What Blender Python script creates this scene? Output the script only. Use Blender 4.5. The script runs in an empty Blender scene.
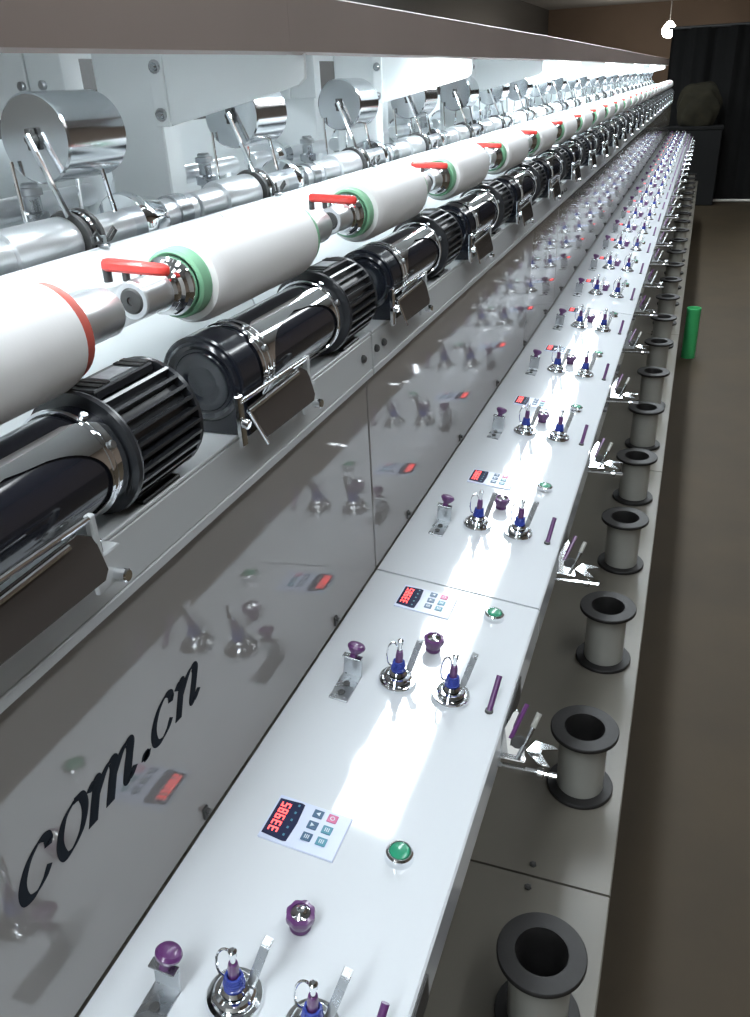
import bpy, bmesh, math, random
from mathutils import Vector, Matrix
random.seed(7)
H = 1.6            # eye height: all lengths below are measured from the eye level, the floor is at -H
P = 0.4            # spindle pitch of the winding machine
SEC = 4 * P        # one machine section carries four winding positions
Y0 = 0.938         # joint between the first and the second section
FIRST, LAST = -1, 23
col = bpy.context.scene.collection
PI = math.pi
kids = {}

# ---------------------------------------------------------------- materials
def new_mat(name):
    m = bpy.data.materials.new(name); m.use_nodes = True
    return m, m.node_tree, m.node_tree.nodes['Principled BSDF']

def mat(name, rgb, rough=0.5, metal=0.0, coat=0.0, ior=1.5, var=0.0, scale=20.0, bump=0.0, emit=None, es=0.0, trans=0.0, rvar=0.0, stretch=(1, 1, 1)):
    m, nt, b = new_mat(name)
    b.inputs['Base Color'].default_value = (*rgb, 1)
    b.inputs['Roughness'].default_value = rough
    b.inputs['Metallic'].default_value = metal
    b.inputs['IOR'].default_value = ior
    b.inputs['Coat Weight'].default_value = coat
    b.inputs['Coat Roughness'].default_value = 0.06
    b.inputs['Transmission Weight'].default_value = trans
    if emit:
        b.inputs['Emission Color'].default_value = (*emit, 1)
        b.inputs['Emission Strength'].default_value = es
    if var or bump or rvar:
        tc = nt.nodes.new('ShaderNodeTexCoord'); mp = nt.nodes.new('ShaderNodeMapping')
        mp.inputs['Scale'].default_value = stretch
        nz = nt.nodes.new('ShaderNodeTexNoise')
        nz.inputs['Scale'].default_value = scale; nz.inputs['Detail'].default_value = 5
        nt.links.new(tc.outputs['Object'], mp.inputs['Vector']); nt.links.new(mp.outputs['Vector'], nz.inputs['Vector'])
        if var:
            mx = nt.nodes.new('ShaderNodeMix'); mx.data_type = 'RGBA'
            mx.inputs['A'].default_value = (*[c * (1 - var) for c in rgb], 1)
            mx.inputs['B'].default_value = (*[min(1, c * (1 + var)) for c in rgb], 1)
            nt.links.new(nz.outputs['Fac'], mx.inputs['Factor'])
            nt.links.new(mx.outputs['Result'], b.inputs['Base Color'])
        if rvar:
            mr = nt.nodes.new('ShaderNodeMapRange')
            mr.inputs['To Min'].default_value = max(0, rough - rvar); mr.inputs['To Max'].default_value = rough + rvar
            nt.links.new(nz.outputs['Fac'], mr.inputs['Value']); nt.links.new(mr.outputs['Result'], b.inputs['Roughness'])
        if bump:
            bp = nt.nodes.new('ShaderNodeBump'); bp.inputs['Strength'].default_value = bump; bp.inputs['Distance'].default_value = 0.004
            nt.links.new(nz.outputs['Fac'], bp.inputs['Height']); nt.links.new(bp.outputs['Normal'], b.inputs['Normal'])
    return m

M = {
    'paint': mat('machine_paint', (0.52, 0.54, 0.55), 0.30, ior=1.6, var=0.05, scale=6, rvar=0.05),
    'table': mat('table_paint', (0.62, 0.65, 0.68), 0.055, ior=1.6, var=0.03, scale=5),
    'panel': mat('panel_paint', (0.27, 0.255, 0.245), 0.05, ior=1.95, var=0.05, scale=3),
    'white': mat('frame_paint', (0.76, 0.80, 0.81), 0.35, var=0.05, scale=9),
    'tray': mat('tray_paint', (0.15, 0.138, 0.115), 0.30, ior=1.6, var=0.10, scale=7, rvar=0.06),
    'fascia': mat('fascia_paint', (0.26, 0.21, 0.19), 0.45, var=0.10, scale=5),
    'seam': mat('dark_gap', (0.03, 0.03, 0.03), 0.8),
    'dark': mat('dark_steel', (0.06, 0.06, 0.06), 0.5, var=0.2),
    'chrome': mat('chrome', (0.86, 0.88, 0.90), 0.05, 1.0),
    'steel': mat('brushed_steel', (0.56, 0.58, 0.60), 0.15, 1.0, rvar=0.05, scale=60, stretch=(1, 6, 1)),
    'satin': mat('satin_steel', (0.46, 0.48, 0.50), 0.28, 1.0, rvar=0.08, scale=40),
    'alu': mat('bright_aluminium', (0.80, 0.82, 0.84), 0.30, 0.75, rvar=0.06, scale=40),
    'black': mat('black_lacquer', (0.010, 0.012, 0.018), 0.16, ior=1.6, rvar=0.05),
    'roller': mat('black_roller', (0.014, 0.015, 0.022), 0.10, ior=1.7),
    'fin': mat('black_cast', (0.022, 0.024, 0.028), 0.28, ior=1.6),
    'mirror': mat('dark_polished_plate', (0.045, 0.040, 0.038), 0.16, ior=1.7, rvar=0.05),
    'yarn': mat('white_yarn', (0.86, 0.86, 0.86), 0.42, var=0.02, scale=50, stretch=(1, 20, 1)),
    'green': mat('green_paper_tube', (0.24, 0.52, 0.32), 0.5, var=0.1),
    'redtube': mat('red_paper_tube', (0.62, 0.12, 0.09), 0.5, var=0.15),
    'red': mat('red_lever_plastic', (0.80, 0.06, 0.05), 0.30, coat=0.4),
    'purple': mat('purple_plastic', (0.11, 0.030, 0.135), 0.28, coat=0.5, var=0.2, scale=80),
    'blue': mat('blue_spring', (0.035, 0.06, 0.34), 0.25, coat=0.5),
    'cap_green': mat('green_button_plastic', (0.015, 0.26, 0.14), 0.30, coat=0.4),
    'face': mat('keypad_foil', (0.58, 0.64, 0.80), 0.28, var=0.04),
    'screen': mat('dark_screen', (0.025, 0.03, 0.07), 0.12),
    'digit': mat('red_digits', (0.6, 0.03, 0.03), 0.4, emit=(1.0, 0.10, 0.09), es=3.2),
    'key': mat('blue_key', (0.035, 0.10, 0.19), 0.35),
    'key_teal': mat('teal_key', (0.05, 0.22, 0.30), 0.35),
    'key_red': mat('pink_key', (0.58, 0.13, 0.27), 0.35),
    'icon': mat('pale_print', (0.60, 0.68, 0.75), 0.5),
    'film': mat('white_film', (0.36, 0.36, 0.33), 0.30, coat=0.3, var=0.05),
    'flange': mat('dark_plastic', (0.014, 0.013, 0.013), 0.55, var=0.25, scale=60, bump=0.1),
    'ink': mat('dark_lettering', (0.016, 0.020, 0.027), 0.85, ior=1.2),
    'label': mat('plate_label', (0.42, 0.43, 0.46), 0.4, var=0.5, scale=120),
    'tubegreen': mat('green_plastic_tube', (0.05, 0.42, 0.14), 0.4, var=0.08),
    'pole': mat('pale_pipe', (0.75, 0.72, 0.66), 0.4, emit=None),
    'lamp': mat('lamp_glow', (1, 0.97, 0.9), 0.5, emit=(1.0, 0.95, 0.86), es=30.0),
    'tube_glow': mat('tube_glow', (1, 1, 1), 0.5, emit=(0.93, 0.97, 1.0), es=9.0),
    'floor': mat('floor_concrete', (0.042, 0.028, 0.0125), 0.75, var=0.35, scale=3.5, bump=0.15),
    'wall': mat('wall_plaster', (0.50, 0.48, 0.45), 0.9, var=0.15, scale=1.2),
    'ceiling': mat('ceiling_plaster', (0.45, 0.45, 0.45), 0.9, var=0.1, scale=1.0),
    'farwall': mat('brown_wall_plaster', (0.17, 0.125, 0.095), 0.9, var=0.15, scale=1.2),
    'cloth': mat('black_cloth', (0.0035, 0.0035, 0.0035), 0.95, var=0.5, scale=3),
    'straw': mat('dusty_sacking', (0.020, 0.017, 0.008), 0.95, var=0.7, scale=9, bump=0.4),
}

# ---------------------------------------------------------------- mesh helpers
class MB:
    """collects shapes into one mesh"""
    def __init__(self): self.bm = bmesh.new()
    def box(self, x0, x1, y0, y1, z0, z1, bev=0.0, rot=None, at=None, seg=1):
        b = bmesh.new()
        bmesh.ops.create_cube(b, size=1)
        for v in b.verts:
            v.co = Vector(((x0 + x1) / 2 + v.co.x * (x1 - x0), (y0 + y1) / 2 + v.co.y * (y1 - y0), (z0 + z1) / 2 + v.co.z * (z1 - z0)))
        if bev: bmesh.ops.bevel(b, geom=b.edges[:], offset=bev, segments=seg, affect='EDGES', profile=0.5)
        if rot is not None: bmesh.ops.transform(b, matrix=rot, verts=b.verts[:])
        if at is not None: bmesh.ops.translate(b, vec=Vector(at), verts=b.verts[:])
        self.add(b); return self
    def add(self, b):
        me = bpy.data.meshes.new('tmp'); b.to_mesh(me); b.free()
        self.bm.from_mesh(me); bpy.data.meshes.remove(me)
    def lathe(self, prof, c=(0, 0, 0), d=(0, 0, 1), n=32, closed=False):
        """prof = [(radius, height along d)]; closed joins last to first"""
        d = Vector(d).normalized()
        u = d.orthogonal().normalized(); w = d.cross(u); c = Vector(c); bm = self.bm
        rings = []
        for r, t in prof:
            if r < 1e-6: rings.append([bm.verts.new(c + d * t)])
            else: rings.append([bm.verts.new(c + d * t + (u * math.cos(2 * PI * i / n) + w * math.sin(2 * PI * i / n)) * r) for i in range(n)])
        pairs = list(zip(rings, rings[1:])) + ([(rings[-1], rings[0])] if closed else [])
        for a, b in pairs:
            for i in range(n):
                j = (i + 1) % n
                if len(a) == 1 and len(b) == 1: continue
                if len(a) == 1: f = (a[0], b[i], b[j])
                elif len(b) == 1: f = (a[i], b[0], a[j])
                else: f = (a[i], b[i], b[j], a[j])
                try: bm.faces.new(f)
                except ValueError: pass
        return self
    def cyl(self, r, p, q, n=24, bev=0.0):
        p, q = Vector(p), Vector(q); L = (q - p).length
        bev = min(bev, r * .5, L * .5)
        pr = [(0, 0), (r - bev, 0), (r, bev), (r, L - bev), (r - bev, L), (0, L)] if bev else [(0, 0), (r, 0), (r, L), (0, L)]
        return self.lathe(pr, p, q - p, n)
    def tube(self, pts, r, n=8, closed=False):
        pts = [Vector(p) for p in pts]; bm = self.bm; rings = []; u = None
        N = len(pts)
        for k, p in enumerate(pts):
            if closed: t = pts[(k + 1) % N] - pts[k - 1]
            else: t = pts[min(k + 1, N - 1)] - pts[max(k - 1, 0)]
            t.normalize()
            u = t.orthogonal().normalized() if u is None else (u - t * u.dot(t)).normalized()
            w = t.cross(u)
            rr = r[k] if isinstance(r, (list, tuple)) else r
            rings.append([bm.verts.new(p + (u * math.cos(2 * PI * i / n) + w * math.sin(2 * PI * i / n)) * rr) for i in range(n)])
        for a, b in list(zip(rings, rings[1:])) + ([(rings[-1], rings[0])] if closed else []):
            for i in range(n): bm.faces.new((a[i], b[i], b[(i + 1) % n], a[(i + 1) % n]))
        if not closed:
            bm.faces.new(rings[0][::-1]); bm.faces.new(rings[-1])
        return self
    def prism(self, poly, axis, a, b, bev=0.0):
        """poly: outline in the two remaining axes (x->yz, y->xz, z->xy), extruded from a to b"""
        bb = bmesh.new()
        def pt(p, t):
            return {'x': Vector((t, p[0], p[1])), 'y': Vector((p[0], t, p[1])), 'z': Vector((p[0], p[1], t))}[axis]
        v0 = [bb.verts.new(pt(p, a)) for p in poly]; v1 = [bb.verts.new(pt(p, b)) for p in poly]
        bb.faces.new(v0); bb.faces.new(v1[::-1])
        for i in range(len(poly)):
            j = (i + 1) % len(poly); bb.faces.new((v0[i], v1[i], v1[j], v0[j]))
        bmesh.ops.recalc_face_normals(bb, faces=bb.faces[:])
        if bev: bmesh.ops.bevel(bb, geom=bb.edges[:], offset=bev, segments=1, affect='EDGES', profile=0.5)
        self.add(bb); return self
    def xf(self, m): bmesh.ops.transform(self.bm, matrix=m, verts=self.bm.verts[:]); return self
    def mesh(self, name, material, ang=35):
        bmesh.ops.recalc_face_normals(self.bm, faces=self.bm.faces[:])
        me = bpy.data.meshes.new(name); self.bm.to_mesh(me); self.bm.free()
        me.materials.append(material)
        me.polygons.foreach_set('use_smooth', [True] * len(me.polygons))
        me.set_sharp_from_angle(angle=math.radians(ang))
        return me

def link(o, parent=None):
    col.objects.link(o)
    if parent is not None:
        o.parent = parent; kids.setdefault(parent.name, []).append(o)
    return o
def part(name, mb, material, parent, label=None, ang=35):
    o = bpy.data.objects.new(name, mb.mesh(name, material, ang)); link(o, parent)
    if label: o['label'] = label
    return o
def tag(o, label, cat, group=None, kind=None):
    if label: o['label'] = label
    if cat: o['category'] = cat
    if group: o['group'] = group
    if kind: o['kind'] = kind
    return o
def thing(name, label, cat, loc, group=None, roty=0.0):
    o = bpy.data.objects.new(name, None); o.empty_display_size = .02
    o.location = (loc[0], loc[1], loc[2] + H); o.rotation_euler = (0, roty, 0)
    link(o); return tag(o, label, cat, group)
def solo(name, mb, material, label, cat, loc, group=None, kind=None, ang=35):
    o = bpy.data.objects.new(name, mb.mesh(name, material, ang)); o.location = (loc[0], loc[1], loc[2] + H)
    link(o); return tag(o, label, cat, group, kind)
def copy_tree(o, parent=None):
    c = o.copy(); link(c, parent)
    for ch in kids.get(o.name, []): copy_tree(ch, c)
    return c
ORD = ('first second third fourth fifth sixth seventh eighth ninth tenth eleventh twelfth thirteenth fourteenth fifteenth sixteenth '
       'seventeenth eighteenth nineteenth twentieth twenty-first twenty-second twenty-third twenty-fourth twenty-fifth twenty-sixth '
       'twenty-seventh twenty-eighth').split()
def row(proto, n0, a, b, fmt, step=P, skip=()):
    """the prototype stands at index n0; copies of it fill the indices a..b; labels count from the near end"""
    base = proto.location.copy(); out = {}
    for k, n in enumerate(i for i in range(a, b + 1) if i not in skip):
        o = proto if n == n0 else copy_tree(proto)
        o.location = (base.x, base.y + (n - n0) * step, base.z)
        o['label'] = fmt.format(ORD[k]) if k else fmt.format('first')
        out[n] = o
    return out

# ---------------------------------------------------------------- the hall
def plane_box(name, x0, x1, y0, y1, z0, z1, m):
    o = solo(name, MB().box(x0, x1, y0, y1, z0, z1), m, None, None, (0, 0, 0)); o['kind'] = 'structure'; return o
CEIL = 1.45
plane_box('floor', -4, 3.2, -2.5, 24, -H - .1, -H, M['floor'])
plane_box('ceiling', -4, 3.2, -2.5, 24, CEIL, CEIL + .1, M['ceiling'])
plane_box('wall_far', -4, 3.2, 24, 24.1, -H, CEIL, M['farwall'])
plane_box('wall_near', -4, 3.2, -2.6, -2.5, -H, CEIL, M['wall'])
plane_box('wall_left', -4.1, -4, -2.5, 24, -H, CEIL, M['dark'])
plane_box('wall_right', 3.2, 3.3, -2.5, 24, -H, CEIL, M['farwall'])

# ---------------------------------------------------------------- machine sections
TAN = 0.025 / 0.236
TILT = math.atan(TAN)
def ztab(x): return -0.62 - TAN * (x + 0.368)
SY = Y0 - SEC                    # where the nearest section starts
NSEC = 7
G = 0.0020                       # half joint gap
def sec_things():
    L0, L1 = SY + G, SY + SEC - G
    # machine body with its stepped deck
    t = thing('machine_body', '', 'machine', (-0.66, SY + SEC / 2, -H), 'machine sections')
    def loc(mb): return mb.xf(Matrix.Translation((0.66, -(SY + SEC / 2), H)))
    prof = [(-0.95, -H), (-0.40, -H), (-0.40, -0.300), (-0.372, -0.300), (-0.372, -0.276),
            (-0.52, -0.276), (-0.53, -0.180), (-0.95, -0.180)]
    part('body_shell', loc(MB().prism(prof, 'y', L0, L1)), M['paint'], t)
    part('front_deck', loc(MB().box(-0.517, -0.358, L0, L1, -0.276, -0.272, .001)), M['paint'], t)
    lip = part('deck_lip', loc(MB().box(-0.372, -0.358, L0, L1, -0.319, -0.2765, .001)), M['paint'], t)
    for y in (SY + .012, SY + .040, SY + SEC - .035):
        part('bolt', loc(MB().lathe([(0, .005), (.003, .005), (.005, .003), (.005, 0), (0, 0)], (-0.358, y, -0.297), (1, 0, 0), 8)), M['dark'], lip)
    part('edge_strip', loc(MB().box(-0.371, -0.3572, L0, L1, -0.3285, -0.3192, .001)), M['paint'], t, 'pale strip along the lower edge of the deck')
    part('back_plate', loc(MB().prism([(-0.517, -0.272), (-0.510, -0.272), (-0.545, -0.140), (-0.552, -0.134), (-0.562, -0.134), (-0.562, -0.138), (-0.554, -0.138), (-0.550, -0.146)], 'y', L0, L1)), M['white'], t)
    part('rear_plate', loc(MB().box(-0.925, -0.92, L0, L1, -0.1805, -0.045, .001)), M['white'], t)
    part('base_plinth', loc(MB().box(-0.40, -0.05, L0, L1, -H, -1.150)), M['dark'], t)
    part('tray_back', loc(MB().box(-0.40, -0.380, L0, L1, -1.149, -0.662)), M['tray'], t)
    # front panel
    p = thing('front_panel', '', 'panel', (-0.368, SY + SEC / 2, -0.62), 'glossy front panels')
    def locp(mb): return mb.xf(Matrix.Translation((0.368, -(SY + SEC / 2), 0.62)))
    part('panel_sheet', locp(MB().box(-0.384, -0.368, L0, L1, -0.618, -0.3288, .0012)), M['panel'], p)
    for i in range(5):
        y = SY + 0.147 + 0.325 * i
        part('edge_clip', locp(MB().box(-0.3681, -0.3655, y - .004, y + .004, -0.613, -0.600, .0006).cyl(.0028, (-0.366, y, -0.604), (-0.362, y, -0.604), 10)), M['dark'], p)
    # control table
    c = thing('control_table', '', 'table', (-0.25, SY + SEC / 2, ztab(-0.25)), 'white control table sections')
    def locc(mb): return mb.xf(Matrix.Translation((0.25, -(SY + SEC / 2), -ztab(-0.25))))
    def slope(x, dz): return (x, ztab(x) + dz)
    top = [slope(-0.3665, 0), slope(-0.134, 0), (-0.132, ztab(-0.132) - .002), (-0.132, -0.690), (-0.135, -0.690), (-0.135, ztab(-0.135) - .006), slope(-0.3665, -.006)]
    part('table_top', locc(MB().prism(top, 'y', L0, L1)), M['table'], c)
    part('apron', locc(MB().box(-0.139, -0.1345, L0, L1, -0.705, -0.660)), M['tray'], c)
    for i in range(4):
        y = SY + 0.22 + P * i
        part('apron_slot', locc(MB().box(-0.1322, -0.1305, y - .035, y + .045, -0.688, -0.655)), M['dark'], c)
    part('bracket_plate', locc(MB().prism([(-0.36, -0.6275), (-0.15, -0.6495), (-0.15, -0.69), (-0.30, -0.78), (-0.36, -0.78)], 'y', SY + .35, SY + .354)), M['dark'], c)
    # tray
    r = thing('bobbin_tray', '', 'tray', (-0.12, SY + SEC / 2, -1.147), 'bobbin tray sections')
    def locr(mb): return mb.xf(Matrix.Translation((0.12, -(SY + SEC / 2), 1.147)))
    yb = SY + 4 * P - 0.038                               # the tray joint lies a little before the table joint
    A0, A1 = SY - 0.038 + G, yb - G
    part('tray_sheet', locr(MB().prism([(-0.376, -1.127), (0.004, -1.127), (0.006, -1.129), (0.006, -1.150), (0.003, -1.150), (0.003, -1.133), (-0.376, -1.133)], 'y', A0, A1)), M['tray'], r)
    for y in (A0 + .020, A1 - .020):
        part('bolt', locr(MB().lathe([(0, .005), (.003, .0048), (.0055, .003), (.006, 0), (.004, 0), (.004, -.003), (0, -.003)], (-0.117, y, -1.127), (0, 0, 1), 6)), M['dark'], r)
    # roof
    f = thing('roof_canopy', '', 'canopy', (-0.66, SY + SEC / 2, 0.037), 'canopy sections over the winding heads')
    def locf(mb): return mb.xf(Matrix.Translation((0.66, -(SY + SEC / 2), -0.037)))
    part('fascia', locf(MB().prism([(-0.452, 0.040), (-0.443, 0.037), (-0.437, 0.040), (-0.437, 0.096), (-0.445, 0.099), (-0.452, 0.096)], 'y', L0 - G, L1 + G)), M['fascia'], f)
    part('roof_sheet', locf(MB().box(-0.94, -0.452, L0, L1, 0.090, 0.096)), M['white'], f)
    part('rear_fascia', locf(MB().box(-0.946, -0.94, L0, L1, 0.06, 0.096)), M['white'], f)
    g = thing('tube_lamp', '', 'lamp', (-0.50, SY + SEC / 2, 0.084), 'tube lamps under the canopy')
    def locg(mb): return mb.xf(Matrix.Translation((0.50, -(SY + SEC / 2), -0.084)))
    part('lamp_channel', locg(MB().box(-0.52, -0.48, SY + .12, SY + SEC - .12, 0.080, 0.090, .001)), M['white'], g)
    part('glowing_tube', locg(MB().cyl(.008, (-0.50, SY + .15, 0.070), (-0.50, SY + SEC - .15, 0.070), 12)
         .box(-.505, -.495, SY + .14, SY + .15, .062, .081).box(-.505, -.495, SY + SEC - .15, SY + SEC - .14, .062, .081)), M['tube_glow'], g)
    return [(t, 'grey machine body section under the winding heads, {} from the near end'),
            (p, 'glossy grey front panel between deck and control table, {} from the near end'),
            (c, 'white sloping control table section, {} from the near end'),
            (r, 'grey-green bobbin tray section below the control table, {} from the near end'),
            (f, 'brown fronted canopy section over the winding heads, {} from the near end'),
            (g, 'white tube lamp tucked up under the canopy, {} from the near end')]
PANEL0 = None
for o, fmt in sec_things():
    secs = row(o, 0, 0, NSEC - 1, fmt, SEC)
    if o.name == 'roof_canopy':
        for n, dz, rx in ((0, -.0105, .0080), (1, -.0022, .0020)):
            secs[n].location.z += dz; secs[n].rotation_euler.x = rx
    if o.name == 'tube_lamp':
        for n in (0, 1): secs[n].location.z -= .014 - .009 * n
    if o.name == 'front_panel': PANEL0 = secs[0]

# lettering on the nearest panel, broad-pen strokes
def pen(strokes, place):
    mb = MB(); bm = mb.bm
    for si, pts in enumerate(strokes):
        # Catmull-Rom through the points
        q = []
        pp = [pts[0]] + pts + [pts[-1]]
        for i in range(1, len(pp) - 2):
            for s in range(8):
                t = s / 8
                a, b, c, d = (Vector(pp[i - 1]), Vector(pp[i]), Vector(pp[i + 1]), Vector(pp[i + 2]))
                q.append(0.5 * ((2 * b) + (c - a) * t + (2 * a - 5 * b + 4 * c - d) * t * t + (3 * b - a - 3 * c + d) * t ** 3))
        q.append(Vector(pts[-1]))
        L, R = [], []
        for i, p in enumerate(q):
            tg = (q[min(i + 1, len(q) - 1)] - q[max(i - 1, 0)]).normalized()
            nrm = Vector((-tg.y, tg.x)); ang = math.atan2(tg.y, tg.x)
            w = 0.026 + 0.082 * abs(math.sin(ang - math.radians(18)))
            L.append(p + nrm * w); R.append(p - nrm * w)
        va = [[bm.verts.new(place(p.x, p.y, h)) for p in L] for h in (0, 1 + .12 * si)]
        vb = [[bm.verts.new(place(p.x, p.y, h)) for p in R] for h in (0, 1 + .12 * si)]
        n = len(q)
        for i in range(n - 1):
            bm.faces.new((va[1][i], vb[1][i], vb[1][i + 1], va[1][i + 1]))
            bm.faces.new((va[0][i], va[0][i + 1], vb[0][i + 1], vb[0][i]))
            bm.faces.new((va[0][i], va[1][i], va[1][i + 1], va[0][i + 1]))
            bm.faces.new((vb[0][i], vb[0][i + 1], vb[1][i + 1], vb[1][i]))
        bm.faces.new((va[0][0], vb[0][0], vb[1][0], va[1][0])); bm.faces.new((va[0][-1], va[1][-1], vb[1][-1], vb[0][-1]))
    return mb
LC = [[(.80, .78), (.74, .93), (.55, .98), (.28, .80), (.13, .45), (.20, .12), (.42, .02), (.66, .12), (.80, .30)], [(.72, .84), (.80, .80), (.78, .70)]]
LO = [[(.55, .99), (.25, .82), (.12, .42), (.24, .06), (.48, .02), (.76, .22), (.88, .58), (.78, .92), (.55, .99)]]
LM = [[(.02, .80), (.14, .93), (.20, .85), (.16, .5), (.10, .0)], [(.14, .45), (.34, .82), (.52, .96), (.60, .82), (.56, .5), (.50, .0)],
      [(.54, .45), (.74, .82), (.92, .96), (1.0, .82), (.96, .5), (.92, .14), (.98, .03), (1.12, .20)]]
LN = [[(.02, .80), (.14, .93), (.20, .85), (.16, .5), (.10, .0)], [(.14, .45), (.36, .82), (.56, .96), (.66, .82), (.62, .5), (.57, .14), (.64, .03), (.80, .22)]]
LD = [[(.06, .04), (.10, .17), (.16, .04), (.20, .17)]]
def letters():
    mb = MB()
    for g, y, w in ((LC, .252, .040), (LO, .291, .037), (LM, .327, .053), (LD, .3965, .040), (LC, .408, .039), (LN, .446, .048)):
        def place(u, v, h, y=y, w=w): return Vector((0.0001 + .0003 * h, y + u * w + v * .010 - .002 - (SY + SEC / 2), -0.483 + v * 0.0355 + 0.62))
        sub = pen(g, place); me = bpy.data.meshes.new('tmp'); sub.bm.to_mesh(me); sub.bm.free(); mb.bm.from_mesh(me); bpy.data.meshes.remove(me)
    return mb
part('lettering', letters(), M['ink'], PANEL0, 'dark slanted lettering reading com.cn')

# ---------------------------------------------------------------- support frames (every second position)
t = thing('support_frame', '', 'frame', (-0.70, 0.985, -0.18), 'white support frames')
def lo(mb): return mb.xf(Matrix.Translation((0.70, -0.985, 0.18)))
part('front_post', lo(MB().box(-0.737, -0.646, 0.985, 1.025, -0.1797, 0.0830, .002)), M['white'], t)
part('rear_post', lo(MB().box(-0.90, -0.785, 0.985, 1.025, -0.1797, 0.0830, .002)), M['white'], t)
br = part('roof_bracket', lo(MB().prism([(-0.648, 0.052), (-0.452, 0.052), (-0.440, 0.036), (-0.441, 0.010), (-0.450, 0.003), (-0.632, -0.036), (-0.648, -0.036)], 'y', 0.979, 0.9848, .0006)
     .box(-0.648, -0.628, 0.974, 0.979, -0.036, 0.052, .001)), M['white'], t)
for x, z in ((-0.638, 0.031), (-0.638, -0.022)):
    part('bolt', lo(MB().lathe([(0, .006), (.003, .006), (.005, .004), (.005, .0016), (.008, .0016), (.008, 0), (0, 0)], (x, 0.974 if x < -.6 else .979, z), (0, -1, 0), 12)), M['satin'], br)
jp = part('joint_plate', lo(MB().box(-0.835, -0.779, 0.978, 0.984, -0.02, 0.0825, .001)), M['white'], t)
part('joint_plate', lo(MB().box(-0.905, -0.838, 0.978, 0.984, -0.02, 0.0825, .001)), M['white'], t)
for x in (-0.846, -0.812):
    part('bolt', lo(MB().lathe([(0, .006), (.004, .006), (.006, .004), (.006, 0), (0, 0)], (x, 0.978, .018), (0, -1, 0), 12)), M['satin'], jp)
row(t, 0, 0, 11, 'white post with roof bracket behind the yarn packages, {} from the near end', 2 * P)

# ---------------------------------------------------------------- winding positions: spindle, package, motor
HX, HY, HZ = -0.404, 0.937, -0.142
t = thing('package_spindle', '', 'spindle', (HX, HY, HZ), 'package spindles')
part('hub', MB().lathe([(0, .001), (.0085, .001), (.0085, 0), (.0140, 0), (.0152, .0012), (.0152, .035), (.012, .036), (0, .036)], (0, 0, 0), (0, 1, 0), 36), M['alu'], t)
part('face_bolt', MB().lathe([(.0035, .0005), (.0035, -.0015), (.0088, -.0015), (.0104, -.0002), (.0104, .0012), (.0035, .0012)], (0, 0, 0), (0, 1, 0), 28, True)
     .lathe([(0, .0002), (.0038, .0002)], (0, 0, 0), (0, 1, 0), 6), M['dark'], t, 'dark socket bolt in the hub face')
lv = part('lever', MB().prism([(-.031, -.004), (-.027, -.006), (.020, -.0045), (.029, -.002), (.030, .002), (.026, .0045), (-.022, .006), (-.030, .005)], 'z', .0195, .0285, .0022)
     .xf(Matrix.Translation((0.001, .010, 0)) @ Matrix.Rotation(0.06, 4, 'Y')), M['red'], t, 'red locking lever')
part('lever_pivot', MB().cyl(.0035, (-.026, .010, .012), (-.026, .010, .0225), 12).cyl(.003, (-.010, .012, .013), (-.010, .012, .0215), 12), M['dark'], lv)
part('chuck', MB().lathe([(0, .034), (.017, .034), (.0195, .036), (.0195, .040), (.0175, .042), (.0215, .044), (.023, .047), (.0215, .050), (.0245, .052), (.0245, .058), (.018, .060), (0, .060)], (0, 0, 0), (0, 1, 0), 36), M['chrome'], t)
part('tail_shaft', MB().lathe([(0, .300), (.0235, .300), (.0235, .307), (.0185, .309), (.0185, .365), (.0165, .368), (0, .368)], (0, 0, 0), (0, 1, 0), 32), M['alu'], t)
part('tail_yoke', MB().cyl(.006, (-.012, .345, -.006), (-.118, .345, -.024), 12).box(-.124, -.112, .334, .356, -.045, -.008, .002), M['white'], t)
part('arm', MB().prism([(-.004, -.010), (-.010, .010), (-.060, .006), (-.128, -.012), (-.115, -.045), (-.060, -.022)], 'y', .016, .030, .002), M['white'], t)
spins = row(t, 0, -2, LAST, 'steel spindle with red locking lever, {} of the row from the near end')

def package(tube_mat, name, label, n, y1):
    t = thing(name, label, 'yarn package', (HX, HY + n * P, HZ), 'white yarn packages on the spindles')
    y0, R = .074, .0388
    part('yarn', MB().lathe([(.0246, y0 + .002), (.0292, y0), (.0345, y0 + .0012), (.0375, y0 + .006), (.0386, y0 + .014), (R, y0 + .022), (R, y1 - .013), (.0372, y1 - .004), (.033, y1), (.0246, y1 - .001)], (0, 0, 0), (0, 1, 0), 48, True), M['yarn'], t)
    part('paper_tube', MB().lathe([(.0243, .0605), (.0265, .0585), (.0288, .061), (.0292, .074), (.0243, .0755), (.0243, y1 - .002), (.0345, y1 - .002), (.0355, y1 + .001), (.0345, y1 + .007), (.0243, y1 + .007)], (0, 0, 0), (0, 1, 0), 36), tube_mat, t,
         'green tube end' if tube_mat is M['green'] else 'red tube end')
    return t
package(M['redtube'], 'yarn_package', 'white yarn package on a red tube at the near end of the row', -2, .300)
pk = package(M['green'], 'yarn_package', '', -1, .285)
row(pk, -1, -1, LAST, 'white yarn package on a green tube, {} green one from the near end')

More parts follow.
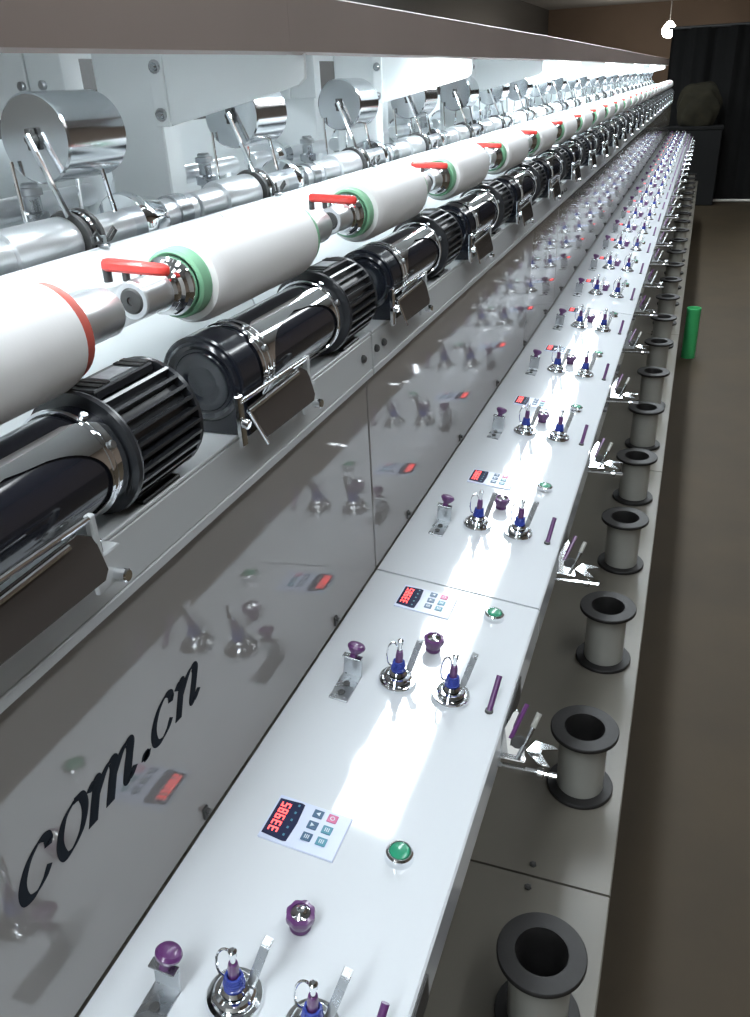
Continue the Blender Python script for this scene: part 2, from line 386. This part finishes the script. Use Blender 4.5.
AX, AZ, MY = -0.385, -0.224, 0.587
t = thing('drive_motor', '', 'motor', (AX, MY, -0.272), 'black drive motors on the front deck')
dz = AZ + 0.272
def tombstone(r, zb): return [(r, zb)] + [(r * math.cos(PI * i / 28), dz + r * math.sin(PI * i / 28)) for i in range(29)] + [(-r, zb)]
part('bearing_block', MB().prism(tombstone(.0405, .0003), 'y', .002, .036, .0015), M['black'], t)
part('bearing_cap', MB().lathe([(0, .002), (.014, .002), (.016, .001), (.026, .001), (.028, .003), (.033, -.001), (.036, .001), (.037, .003), (0, .003)], (0, 0, dz), (0, 1, 0), 40), M['black'], t)
part('roller', MB().cyl(.0375, (0, .034, dz), (0, .242, dz), 48, .001), M['roller'], t)
def sleeve():
    # an open shell round the front of the roller, with an oval window
    mb = MB(); bm = mb.bm; n = 64; R = .0388; yc, hy = .142, .076; ac, ha = math.radians(-10), math.radians(56)
    y0, y1 = .042, .236; t0, t1 = math.radians(-120), math.radians(66)
    ins, out = [], []
    for i in range(n + 1):
        t = t0 + (t1 - t0) * i / n; d = abs(t - ac)
        e = hy * (1 - (d / ha) ** 2.4) ** (1 / 2.4) if d < ha else 0
        c = .030 * max(0, (t - math.radians(40)) / math.radians(26)) ** 2          # rounded upper corners
        def pt(y, r): return (r * math.cos(t), y, dz + r * math.sin(t))
        ins.append([(pt(y, R), pt(y, R + .0008)) for y in (y0 + c, yc - e, yc + e, y1 - c)])
    for s0, s1 in ((0, 1), (2, 3)):
        V = [[bm.verts.new(p) for p in (a[s0][0], a[s0][1], a[s1][1], a[s1][0])] for a in ins]
        for a, b in zip(V, V[1:]):
            for k in range(4):
                try: bm.faces.new((a[k], b[k], b[(k + 1) % 4], a[(k + 1) % 4]))
                except ValueError: pass
        bm.faces.new(V[0]); bm.faces.new(V[-1][::-1])
    bmesh.ops.remove_doubles(bm, verts=bm.verts[:], dist=1e-6)
    return mb
part('chrome_sleeve', sleeve(), M['chrome'], t, 'chrome sleeve with an oval window')
for y in (.050, .060, .222):
    s = part('strap', MB().lathe([(.0386, -.0022), (.0402, -.0022), (.0408, 0), (.0402, .0022), (.0386, .0022)], (0, y, dz), (0, 1, 0), 48, True), M['chrome'], t)
    if y != .060:
        for a in (25, 62):
            a = math.radians(a); p = Vector((.0400 * math.cos(a), y + .004, dz + .0400 * math.sin(a))); d = Vector((math.cos(a), 0, math.sin(a)))
            part('screw', MB().cyl(.0032, p, p + d * .003, 10, .0006), M['satin'], s)
def fins():
    mb = MB(); y0, y1 = .238, .326
    mb.cyl(.0385, (0, y0, dz), (0, y1, dz), 40)
    for i in range(30):
        a = 2 * PI * i / 30
        if 70 < math.degrees(a) < 112: continue
        h = .0462 if abs(math.sin(a)) < .9 else .0445
        mb.box(.037, h, y0 + .004, y1 - .003, -.0013, .0013, rot=Matrix.Rotation(-a, 4, 'Y'), at=(0, 0, dz))
    mb.lathe([(.038, y0), (.0465, y0), (.0475, y0 + .003), (.0465, y0 + .006), (.038, y0 + .006)], (0, 0, dz), (0, 1, 0), 40, True)
    mb.lathe([(0, y1 - .004), (.0455, y1 - .004), (.0465, y1 - .001), (.040, y1 + .006), (0, y1 + .008)], (0, 0, dz), (0, 1, 0), 40)
    return mb
part('finned_casing', fins(), M['fin'], t)
tb = part('terminal_plate', MB().box(-.014, .014, .248, .318, dz + .038, dz + .0455, .0012), M['fin'], t)
part('name_plate', MB().box(-.008, .008, .272, .300, dz + .0455, dz + .0460), M['label'], tb, 'pale worn name plate')
for y in (.2545, .2625, .304, .312):
    part('vent', MB().box(-.012, .012, y, y + .006, dz + .0455, dz + .0466, .0004), M['seam'], tb)
part('foot', MB().box(-.020, .020, .262, .312, .0003, .016, .002).box(-.026, .026, .262, .312, .0003, .004, .001), M['fin'], t)
row(t, 0, -1, LAST, 'black finned drive motor with chrome sleeved roller, {} of the row from the near end')

# polished traverse guards under the rollers
t = thing('roller_guard', '', 'guard', (-0.350, 0.64, -0.272), 'polished guards under the rollers')
part('guard_plate', MB().prism([(-.058, .025), (-.055, .027), (.052, .029), (.064, .021), (.064, -.003), (.058, -.008), (-.044, -.006)], 'x', .016, .0185, .0005).xf(Matrix.Rotation(math.radians(-14), 4, 'Y')), M['mirror'], t)
part('edge_rod', MB().tube([(.013, -.060, .028), (.0135, .040, .0305)], .0022, 10), M['chrome'], t)
part('edge_rod', MB().tube([(.0115, -.070, .040), (.0120, .064, .038)], .0020, 8), M['chrome'], t)
part('end_rod', MB().tube([(.0135, -.060, .028), (.0205, -.046, -.006)], .0016, 8), M['chrome'], t)
br = part('mount_bracket', MB().box(-.010, .006, .064, .094, .0003, .003, .001).box(.002, .006, .064, .094, -.022, .003, .001).box(.0085, .014, .062, .068, .0003, .040, .001), M['paint'], t)
part('clamp_screw', MB().cyl(.005, (.006, .084, -.016), (.016, .084, -.016), 12, .001), M['chrome'], br)
part('clamp_screw', MB().cyl(.004, (.0, .078, .003), (.0, .078, .013), 10, .001), M['chrome'], br)
part('end_clip', MB().box(.0075, .0125, -.074, -.066, .0003, .046, .001).cyl(.0045, (.012, -.070, .022), (.018, -.070, .020), 12, .001), M['chrome'], t)
guards = row(t, 0, -1, LAST, 'polished dark guard plate at the deck edge, {} from the near end')

guards[-1].location.y += .058; guards[-1].location.x += .004
# tension drums hung over the guide rollers
CX, CZ, CY = -0.620, -0.030, 1.117
t = thing('tension_drum', '', 'drum', (CX, CY, CZ), 'polished drums on thin rods')
part('drum_body', MB().lathe([(0, .0015), (.006, .0015), (.006, 0), (.0400, 0), (.0420, .002), (.0420, .093), (.0400, .095), (0, .095)], (0, 0, 0), (0, 1, 0), 48), M['steel'], t)
part('pivot', MB().lathe([(0, -.010), (.004, -.010), (.0055, -.008), (.0055, 0), (0, 0)], (0, 0, 0), (0, 1, 0), 16).box(-.004, .004, -.008, -.001, -.010, .010, .001), M['dark'], t)
part('rod', MB().tube([(.001, -.010, .004), (.034, -.014, -.071)], .0030, 8), M['chrome'], t)
part('rod', MB().tube([(.022, .068, -.035), (.032, .064, -.077)], .0026, 8), M['chrome'], t)
part('rod', MB().tube([(-.030, -.006, -.02), (-.024, -.008, -.145)], .0022, 8), M['chrome'], t)
part('rod', MB().tube([(-.018, .075, -.035), (-.022, .073, -.145)], .0022, 8), M['chrome'], t)
drums = row(t, 0, -1, LAST, 'polished steel drum on thin rods under the canopy, {} from the near end')

drums[-1].location.z -= .003
# guide rollers below the drums
RX, RZ, RY = -0.602, -0.130, 0.955
t = thing('guide_roller', '', 'roller', (RX, RY, RZ), 'steel guide rollers behind the packages')
part('core', MB().cyl(.019, (0, 0, 0), (0, .392, 0), 32, .001), M['alu'], t)
part('sleeve', MB().lathe([(0, .062), (.024, .062), (.026, .066), (.026, .150), (.024, .154), (0, .154)], (0, 0, 0), (0, 1, 0), 40), M['alu'], t, 'pale smooth sleeve')
for y in (.158, .168, .178):
    part('groove_ring', MB().lathe([(.019, y), (.0290, y), (.0303, y + .003), (.0290, y + .006), (.019, y + .006)], (0, 0, 0), (0, 1, 0), 40, True), M['dark'] if y != .168 else M['chrome'], t)
part('collar', MB().lathe([(0, .255), (.016, .255), (.018, .253), (.0345, .253), (.0365, .256), (.0365, .266), (.031, .280), (.026, .310), (.024, .314), (0, .314)], (0, 0, 0), (0, 1, 0), 40), M['chrome'], t)
part('stand', MB().box(-.008, .008, .352, .366, -.0496, .012, .001).lathe([(0, .346), (.022, .346), (.022, .372), (0, .372)], (0, 0, 0), (0, 1, 0), 24), M['satin'], t)
row(t, 0, -2, LAST, 'steel guide roller with grooved rings behind the packages, {} from the near end')

t = thing('rear_roller', '', 'roller', (-0.77, 1.04, -0.1145), 'rear rollers behind the posts')
part('core', MB().cyl(.014, (0, 0, 0), (0, .335, 0), 24, .001), M['alu'], t)
part('collar', MB().lathe([(0, .06), (.030, .06), (.035, .066), (.035, .080), (.028, .10), (.024, .135), (0, .137)], (0, 0, 0), (0, 1, 0), 36), M['chrome'], t)
part('fitting', MB().cyl(.010, (.03, .19, -.065), (.03, .19, .03), 16, .002).lathe([(.010, -.008), (.016, -.006), (.016, .006), (.010, .008)], (.03, .19, -.01), (0, 0, 1), 20).lathe([(.010, -.005), (.014, -.004), (.014, .004), (.010, .005)], (.03, .19, .02), (0, 0, 1), 20), M['satin'], t)
part('stand', MB().box(-.010, .010, .29, .31, -.065, .010, .002), M['white'], t)
row(t, 0, -1, 12, 'shiny rear roller seen between the white posts, {} from the near end')

# little wing clamps on the back plate flange
t = thing('wing_clamp', '', 'clamp', (-0.5525, 1.107, -0.134), 'wing clamps on the back plate edge')
part('stud', MB().cyl(.006, (0, 0, .0003), (0, 0, .004), 14, .001).cyl(.003, (0, 0, .004), (0, 0, .012), 10), M['satin'], t)
part('wing', MB().tube([(.0, -.004, .008), (.004, -.014, .018), (.002, -.020, .014), (-.002, -.014, .006), (0, -.004, .006)], .0016, 8), M['dark'], t)
part('wing', MB().tube([(.0, .004, .008), (.004, .014, .018), (.002, .020, .014), (-.002, .014, .006), (0, .004, .006)], .0016, 8), M['dark'], t)
row(t, 0, -1, LAST, 'small dark wing clamp beside the guide rollers, {} from the near end')

# ---------------------------------------------------------------- control table fittings
def on_table(name, label, cat, x, y, group): return thing(name, label, cat, (x, y, ztab(x)), group, TILT)
t = on_table('speed_controller', '', 'controller', -0.2785, 0.890, 'keypad displays on the control table')
part('face_plate', MB().box(-.0385, .0385, -.0265, .0265, -.002, .0018, .0008), M['face'], t)
scr = part('screen', MB().prism([(-.0365, -.0215), (-.0140, -.0235), (-.0105, -.0225), (-.0090, 0), (-.0105, .0225), (-.0140, .0235), (-.0365, .0215)], 'z', .0018, .0026, .0003), M['screen'], t)
SEG = {'0': 'abcdef', '3': 'abgcd', '5': 'afgcd', '8': 'abcdefg', '9': 'abcdfg', '6': 'afgedc'}
def digits(s):
    mb = MB(); h, w, k = .0098, .0050, .00125            # height runs towards the panel, width along the machine
    for i, ch in enumerate(s):
        y = -.0168 + i * .0074; x = -.0228
        S = {'a': (x - h, x - h + k, y, y + w), 'd': (x - k, x, y, y + w), 'g': (x - h / 2 - k / 2, x - h / 2 + k / 2, y, y + w),
             'f': (x - h, x - h / 2, y, y + k), 'e': (x - h / 2, x, y, y + k), 'b': (x - h, x - h / 2, y + w - k, y + w), 'c': (x - h / 2, x, y + w - k, y + w)}
        for c in SEG[ch]: mb.box(*S[c], .0026, .0029)
    return mb
part('digits', digits('33985'), M['digit'], scr, 'glowing red digits')
part('indicator_dots', (lambda mb: [mb.box(-.0165, -.0145, -.018 + .009 * i, -.0155 + .009 * i, .0026, .0028) for i in range(5)] and mb)(MB()), M['key_teal'], scr)
for x, c in ((.0055, 0), (.0205, 1)):
    for j, y in enumerate((-.0105, .0035, .0175)):
        m = M['key_red'] if (c and j == 2) else (M['key_teal'] if c else M['key'])
        b = part('key', MB().box(x - .0050, x + .0050, y - .0048, y + .0048, .0018, .0028, .0005), m, t, 'pink key' if m is M['key_red'] else None)
        ic = MB()
        if c == 0 and j > 0:
            s = 1 if j == 2 else -1
            ic.prism([(x - .002 * s, y), (x + .002 * s, y - .0024), (x + .002 * s, y + .0024)], 'z', .0028, .0030)
        elif c and j == 2: ic.lathe([(.0016, 0), (.0024, 0), (.0024, .0002), (.0016, .0002)], (x, y, .0028), (0, 0, 1), 16, True)
        else:
            ic.box(x - .0022, x - .0014, y - .0022, y + .0022, .0028, .0030).box(x + .0014, x + .0022, y - .0022, y + .0022, .0028, .0030).box(x - .0004, x + .0004, y - .0022, y + .0022, .0028, .0030)
        part('key_symbol', ic, M['icon'], b)
row(t, 0, FIRST, LAST, 'keypad with glowing red digits on the white table, {} from the near end')

t = on_table('push_button', '', 'button', -0.1855, 0.893, 'green push buttons on the control table')
part('bezel', MB().lathe([(.0100, .0085), (.0100, .0095), (.0112, .0095), (.0128, .0078), (.0130, .003), (.0138, .001), (.0138, 0), (0, 0)], (0, 0, 0), (0, 0, 1), 36), M['chrome'], t)
part('cap', MB().lathe([(0, .0112), (.006, .0110), (.0090, .0098), (.0098, .0085), (.0098, .001), (0, .001)], (0, 0, 0), (0, 0, 1), 36), M['cap_green'], t)
row(t, 0, FIRST, LAST, 'round green push button in a chrome ring, {} from the near end')

t = on_table('purple_guide', '', 'knob', -0.2415, 0.796, 'small purple yarn guides on the control table')
def lobed():
    mb = MB(); prof = [(.0085, 0), (.0095, .002), (.0085, .005), (.0115, .011), (.0125, .016), (.0120, .019), (.0085, .020), (.008, .017), (0, .017)]
    mb.lathe([(0, 0)] + prof, (0, 0, 0), (0, 0, 1), 40)
    for v in mb.bm.verts:
        r = math.hypot(v.co.x, v.co.y)
        if r > .0108:
            a = math.atan2(v.co.y, v.co.x); s = 1 + .05 * math.cos(8 * a); v.co.x *= s; v.co.y *= s
    return mb
part('knob_body', lobed(), M['purple'], t)
part('knob_cap', MB().lathe([(0, .0235), (.003, .023), (.0055, .0205), (.0080, .0195), (.0080, .017), (0, .017)], (0, 0, 0), (0, 0, 1), 28), M['chrome'], t, 'chrome cap')
row(t, 0, FIRST, LAST, 'small purple yarn guide with chrome cap between two tensioners, {} from the near end')

def tensioner(x, y):
    t = on_table('yarn_tensioner', '', 'tensioner', x, y, 'chrome yarn tensioners on the control table')
    part('base_dish', MB().lathe([(0, 0), (.0215, 0), (.0228, .002), (.0228, .0045), (.0215, .0065), (.0180, .0065), (.0172, .0050), (.0165, .0055), (.0168, .0105), (.0150, .0125), (.0118, .0128), (.0112, .0110), (.0105, .0112), (.0105, .016), (.0085, .0185), (0, .0190)], (0, 0, 0), (0, 0, 1), 44), M['chrome'], t)
    h = [Vector((math.cos(i * .7) * (.0078 - .00004 * i), math.sin(i * .7) * (.0078 - .00004 * i), .0185 + i * .00030)) for i in range(46)]
    part('spring', MB().tube(h, .0014, 7), M['blue'], t, 'blue coil spring')
    part('post', MB().cyl(.0022, (0, 0, .018), (0, 0, .064), 12, .0006).lathe([(.0022, .056), (.0034, .057), (.0034, .0615), (.0022, .0625)], (0, 0, 0), (0, 0, 1), 14), M['chrome'], t)
    part('ceramic_sleeve', MB().lathe([(.0024, .030), (.0042, .031), (.0045, .040), (.0036, .047), (.0024, .048)], (0, 0, 0), (0, 0, 1), 18), M['purple'], t, 'purple ceramic sleeve')
    ring = [Vector((-.010 + .0055 * math.cos(a), .004 + .003 * math.cos(a), .036 + .017 * math.sin(a))) for a in [2 * PI * i / 22 for i in range(22)]]
    part('wire_loop', MB().tube(ring, .0011, 7, True), M['chrome'], t)
    rot = Matrix.Translation((.0115, .008, .018)) @ Matrix.Rotation(math.radians(11), 4, 'Y') @ Matrix.Rotation(math.radians(-16), 4, 'X')
    part('lever_plate', MB().box(-.0038, .0038, -.0009, .0009, -.004, .036, .0004).box(-.0038, .0038, -.0009, .009, .036, .0376, .0004).xf(rot), M['satin'], t)
    return t
a = tensioner(-0.2640, 0.722)
row(a, 0, FIRST, LAST, 'chrome yarn tensioner with blue spring on the panel side, {} from the near end')
b = tensioner(-0.1985, 0.722)
row(b, 0, FIRST, LAST, 'chrome yarn tensioner with blue spring on the aisle side, {} from the near end')

t = on_table('guide_bracket', '', 'bracket', -0.3165, 0.690, 'steel brackets with purple knobs')
pl = part('plate', MB().box(-.0115, .0115, -.026, .022, 0, .0022, .0005).box(-.0115, .0115, .0200, .0222, .0005, .032, .0005).box(-.0115, .0115, .0135, .0222, .030, .032, .0005), M['satin'], t)
for y in (-.014, .002):
    part('slot_screw', MB().cyl(.0040, (0, y, .0022), (0, y, .0045), 12, .0006), M['dark'], pl)
part('knob', MB().lathe([(0, 0), (.0045, 0), (.0045, .005), (.0070, .007), (.0104, .0115), (.0108, .014), (.0090, .0165), (.0045, .018), (0, .0182)], (.001, .018, .031), (.15, .35, 1), 28), M['purple'], t, 'purple mushroom knob')
row(t, 0, FIRST, LAST, 'bent steel bracket with a purple mushroom knob beside the panel, {} from the near end')

t = on_table('guide_pin', '', 'pin', -0.1515, 0.716, 'purple guide pins along the table edge')
part('pin_rod', MB().tube([(0, 0, 0), (.0005, .006, .006), (.002, .030, .030)], [.0036, .0034, .0034], 12), M['purple'], t)
part('pin_socket', MB().lathe([(0, .003), (.0045, .003), (.005, 0), (0, 0)], (0, 0, 0), (0, 0, 1), 16), M['dark'], t)
row(t, 0, FIRST, LAST, 'slanting purple ceramic pin at the table edge, {} from the near end')

# ---------------------------------------------------------------- thread clamps on the table edge
t = thing('thread_clamp', '', 'clamp', (-0.132, 0.690, -0.680), 'bright thread clamps over the tray')
part('cross_bar', MB().tube([(-.001, -.014, .000), (.046, -.014, .001)], .0032, 10).cyl(.006, (.044, -.014, .001), (.052, -.014, .001), 14, .001).cyl(.0035, (.052, -.014, .001), (.066, -.014, .001), 10, .0005), M['chrome'], t)
part('mount_plate', MB().prism([(0, 0), (.001, .030), (.008, .050), (.012, .054), (.015, .051), (.011, .036), (.010, .014), (.026, .012), (.030, 0)], 'y', -.003, -.001, .0004).box(0, .030, -.016, .006, .000, .002, .0004).xf(Matrix.Rotation(math.radians(-34), 4, 'X')), M['chrome'], t)
part('tension_disc', MB().lathe([(0, -.003), (.002, -.003), (.003, -.0015), (.0078, -.001), (.0085, .0003), (.0078, .0015), (.003, .003), (0, .003)], (.019, .006, .020), (.35, -1, .25), 20), M['dark'], t)
part('fork', MB().prism([(.028, .004), (.036, .022), (.056, .020), (.062, .016), (.046, .010), (.045, .004), (.058, -.014), (.044, -.012)], 'z', .010, .012, .0004), M['chrome'], t)
part('purple_pin', MB().tube([(.010, .006, .022), (.022, .036, .050)], .0027, 10), M['purple'], t)
part('tip_lever', MB().tube([(.020, -.004, .004), (.030, .014, .026), (.033, .022, .034)], .0026, 8), M['satin'], t)
part('tip', MB().tube([(.032, .020, .032), (.037, .032, .044)], .0032, 10), M['film'], t, 'pale plastic tip')
row(t, 0, FIRST, LAST, 'bright metal thread clamp with purple pin on the table edge, {} from the near end')

# ---------------------------------------------------------------- bobbins standing on the tray
t = thing('bobbin', '', 'bobbin', (-0.069, 1.094, -1.127), 'white film bobbins on the tray')
part('film_roll', MB().lathe([(.0345, .008), (.0400, .008), (.0403, .013), (.0403, .125), (.0400, .128), (.0345, .128)], (0, 0, 0), (0, 0, 1), 44), M['film'], t)
part('core_tube', MB().lathe([(.0350, .002), (.0350, .136), (.0336, .1366), (.0310, .128), (.0295, .110), (.0290, .004), (0, .004), (0, .002)], (0, 0, 0), (0, 0, 1), 40), M['flange'], t)
for z in (0, .128):
    part('flange', MB().lathe([(.0340, z), (.0560, z), (.0572, z + .0012), (.0572, z + .0065), (.0560, z + .008), (.0400, z + .0086), (.0340, z + .0082)], (0, 0, 0), (0, 0, 1), 48, True), M['flange'], t)
bobs = row(t, 0, FIRST, LAST - 1, 'white film bobbin with dark flanges on the tray, {} from the near end')

for n, d in ((-1, -.010), (0, .019), (2, .008), (4, .010)): bobs[n].location.y += d
# ---------------------------------------------------------------- things in the hall
solo('green_tube', MB().lathe([(0, .003), (.036, .003), (.036, .305), (.037, .308), (.041, .308), (.043, .303), (.041, .290), (.041, .0), (0, 0)], (0, 0, 0), (0, 0, 1), 36),
     M['tubegreen'], 'open green plastic tube standing on the floor beside the tray', 'tube', (0.075, 5.32, -H))
solo('floor_pipe', MB().tube([(0, 0, .02), (.3, .01, .02), (.7, .0, .02)], .016, 12), M['pole'], 'thin pale pipe lying across the floor at the far end', 'pipe', (0.0, 12.42, -H))
def curtain():
    mb = MB(); bm = mb.bm; n, k = 90, 3; W, HT = 2.6, 2.05; fr, bk = [], []
    for i in range(n + 1):
        x = W * i / n
        y = .05 * math.sin(x * 14) + .02 * math.sin(x * 37 + 1)
        fr.append([bm.verts.new((x, y - .01, HT * j / k)) for j in range(k + 1)]); bk.append([bm.verts.new((x, y + .01, HT * j / k)) for j in range(k + 1)])
    for i in range(n):
        for j in range(k):
            bm.faces.new((fr[i][j], fr[i + 1][j], fr[i + 1][j + 1], fr[i][j + 1])); bm.faces.new((bk[i][j], bk[i][j + 1], bk[i + 1][j + 1], bk[i + 1][j]))
        bm.faces.new((fr[i][0], bk[i][0], bk[i + 1][0], fr[i + 1][0])); bm.faces.new((fr[i][k], fr[i + 1][k], bk[i + 1][k], bk[i][k]))
    for e in (0, n):
        for j in range(k): bm.faces.new((fr[e][j], fr[e][j + 1], bk[e][j + 1], bk[e][j]))
    return mb
t = thing('dark_curtain', 'tall black hanging curtain closing off the far end', 'curtain', (-0.53, 12.7, -H))
part('cloth', curtain(), M['cloth'], t)
part('rail', MB().tube([(-.05, 0, 2.06), (2.65, 0, 2.06)], .018, 10), M['dark'], t)
def sack():
    mb = MB(); bmesh.ops.create_icosphere(mb.bm, subdivisions=4, radius=1)
    for v in mb.bm.verts:
        n = v.co.normalized(); s = 1 + .10 * math.sin(5 * n.x + 2) * math.cos(4 * n.z) + .05 * math.sin(11 * n.y + 7 * n.z)
        v.co = Vector((n.x * .26 * s, n.y * .15 * s, max(n.z * s, -.85) * .27 + .2295))
    return mb
solo('sack', sack(), M['straw'], 'dim dusty sack standing high in front of the black curtain', 'sack', (-0.10, 12.25, -0.66))
t = thing('dark_crate', 'tall black crate under the dusty sack by the curtain', 'crate', (-0.10, 12.25, -H))
part('body', MB().box(-.32, .32, -.18, .18, 0, .90, .01), M['cloth'], t)
part('lid', MB().box(-.33, .33, -.19, .19, .90, .94, .008), M['cloth'], t)
t = thing('hanging_lamp', 'glowing bulb hanging far behind the machine', 'lamp', (-0.99, 22.0, 0.76))
part('bulb', MB().lathe([(0, -.15), (.10, -.12), (.15, -.04), (.15, .04), (.10, .12), (.05, .18), (0, .18)], (0, 0, 0), (0, 0, 1), 24), M['lamp'], t)
part('cord', MB().cyl(.012, (0, 0, .18), (0, 0, CEIL - 0.76), 8), M['dark'], t)

# ceiling tube fixtures above the machine, and unseen ones added for fill
t = thing('ceiling_light', '', 'lamp', (-0.52, 3.36, CEIL), 'ceiling tube fixtures above the machine')
part('housing', MB().box(-.145, .145, -1.295, 1.295, -.05, 0, .004), M['white'], t)
part('diffuser', MB().box(-.13, .13, -1.29, 1.29, -.062, -.05, .003), M['tube_glow'], t)
row(t, 0, 0, 2, 'long ceiling tube fixture above the machine, {} from the near end', 2.6)
near = copy_tree(t); near.location = (-0.28, -1.15, CEIL + H); near['label'] = 'unseen ceiling tube fixture added to brighten the near table'  # unseen fixture behind the camera, added to brighten the near table
for k in range(3):
    a = copy_tree(t); a.location = (-2.6, 1.5 + 4 * k, CEIL + H); a['group'] = 'added fill fixtures over the far aisle'  # unseen fixtures, added for bounce light on the left side and posts
    a['label'] = 'added fill-light fixture over the aisle behind the machine, %s from the near end' % ORD[k]
    b = copy_tree(t); b.location = (0.75, 0.6 + 3.6 * k, CEIL + H); b['group'] = 'ceiling tube fixtures over the tray aisle'
    b['label'] = 'ceiling tube fixture over the aisle beside the tray, %s from the near end' % ORD[k]
def area(name, loc, sx, sy, power, colr=(0.85, 0.945, 1.0), rot=(0, 0, 0)):
    d = bpy.data.lights.new(name, 'AREA'); d.shape = 'RECTANGLE'; d.size = sx; d.size_y = sy; d.energy = power; d.color = colr
    o = bpy.data.objects.new(name, d); o.location = (loc[0], loc[1], loc[2] + H); o.rotation_euler = rot; link(o); return o
for k in range(3): area('ceiling_tube_light', (-0.52, 3.36 + 2.6 * k, CEIL - .066), .25, 2.6, 43)
area('ceiling_tube_light', (-0.28, -1.15, CEIL - .066), .22, 2.0, 31)  # added fill light for the near table
for k in range(3): area('aisle_tube_light', (0.75, 0.6 + 3.6 * k, CEIL - .066), .22, 2.4, 8)
for k in range(3): area('aisle_tube_light', (-2.6, 1.5 + 4 * k, CEIL - .066), .22, 2.4, 110)  # added fill light from behind the machine
for s in range(NSEC): area('canopy_tube_light', (-0.50, SY + SEC * (s + .5), 0.060), .02, 1.3, 14)
p = bpy.data.lights.new('bulb_light', 'POINT'); p.energy = 60; p.color = (1, .9, .75); p.shadow_soft_size = .2
o = bpy.data.objects.new('bulb_light', p); o.location = (-0.99, 21.7, 0.76 + H); link(o)

w = bpy.data.worlds.new('hall_air'); bpy.context.scene.world = w; w.use_nodes = True
w.node_tree.nodes['Background'].inputs['Color'].default_value = (.5, .55, .6, 1)
w.node_tree.nodes['Background'].inputs['Strength'].default_value = 0.1

# ---------------------------------------------------------------- camera
yaw, pitch, roll, f = 0.371192677, 0.477896796, -0.0506298327, 818.305
R = Vector((math.cos(yaw), math.sin(yaw), 0)); F = Vector((-math.sin(yaw), math.cos(yaw), 0)); Z = Vector((0, 0, 1))
F2 = F * math.cos(pitch) - Z * math.sin(pitch); U2 = Z * math.cos(pitch) + F * math.sin(pitch)
R3 = R * math.cos(roll) + U2 * math.sin(roll); U3 = U2 * math.cos(roll) - R * math.sin(roll)
cd = bpy.data.cameras.new('camera'); cam = bpy.data.objects.new('camera', cd); link(cam)
cam.matrix_world = Matrix(((R3.x, U3.x, -F2.x, 0), (R3.y, U3.y, -F2.y, 0), (R3.z, U3.z, -F2.z, H), (0, 0, 0, 1)))
cd.sensor_fit = 'VERTICAL'; cd.sensor_height = 36; cd.lens = f / 1017 * 36; cd.clip_start = .02
sc = bpy.context.scene; sc.camera = cam
sc.view_settings.view_transform = 'Standard'; sc.view_settings.look = 'None'; sc.view_settings.gamma = 1
sc.view_settings.use_curve_mapping = False; sc.view_settings.exposure = 0.0
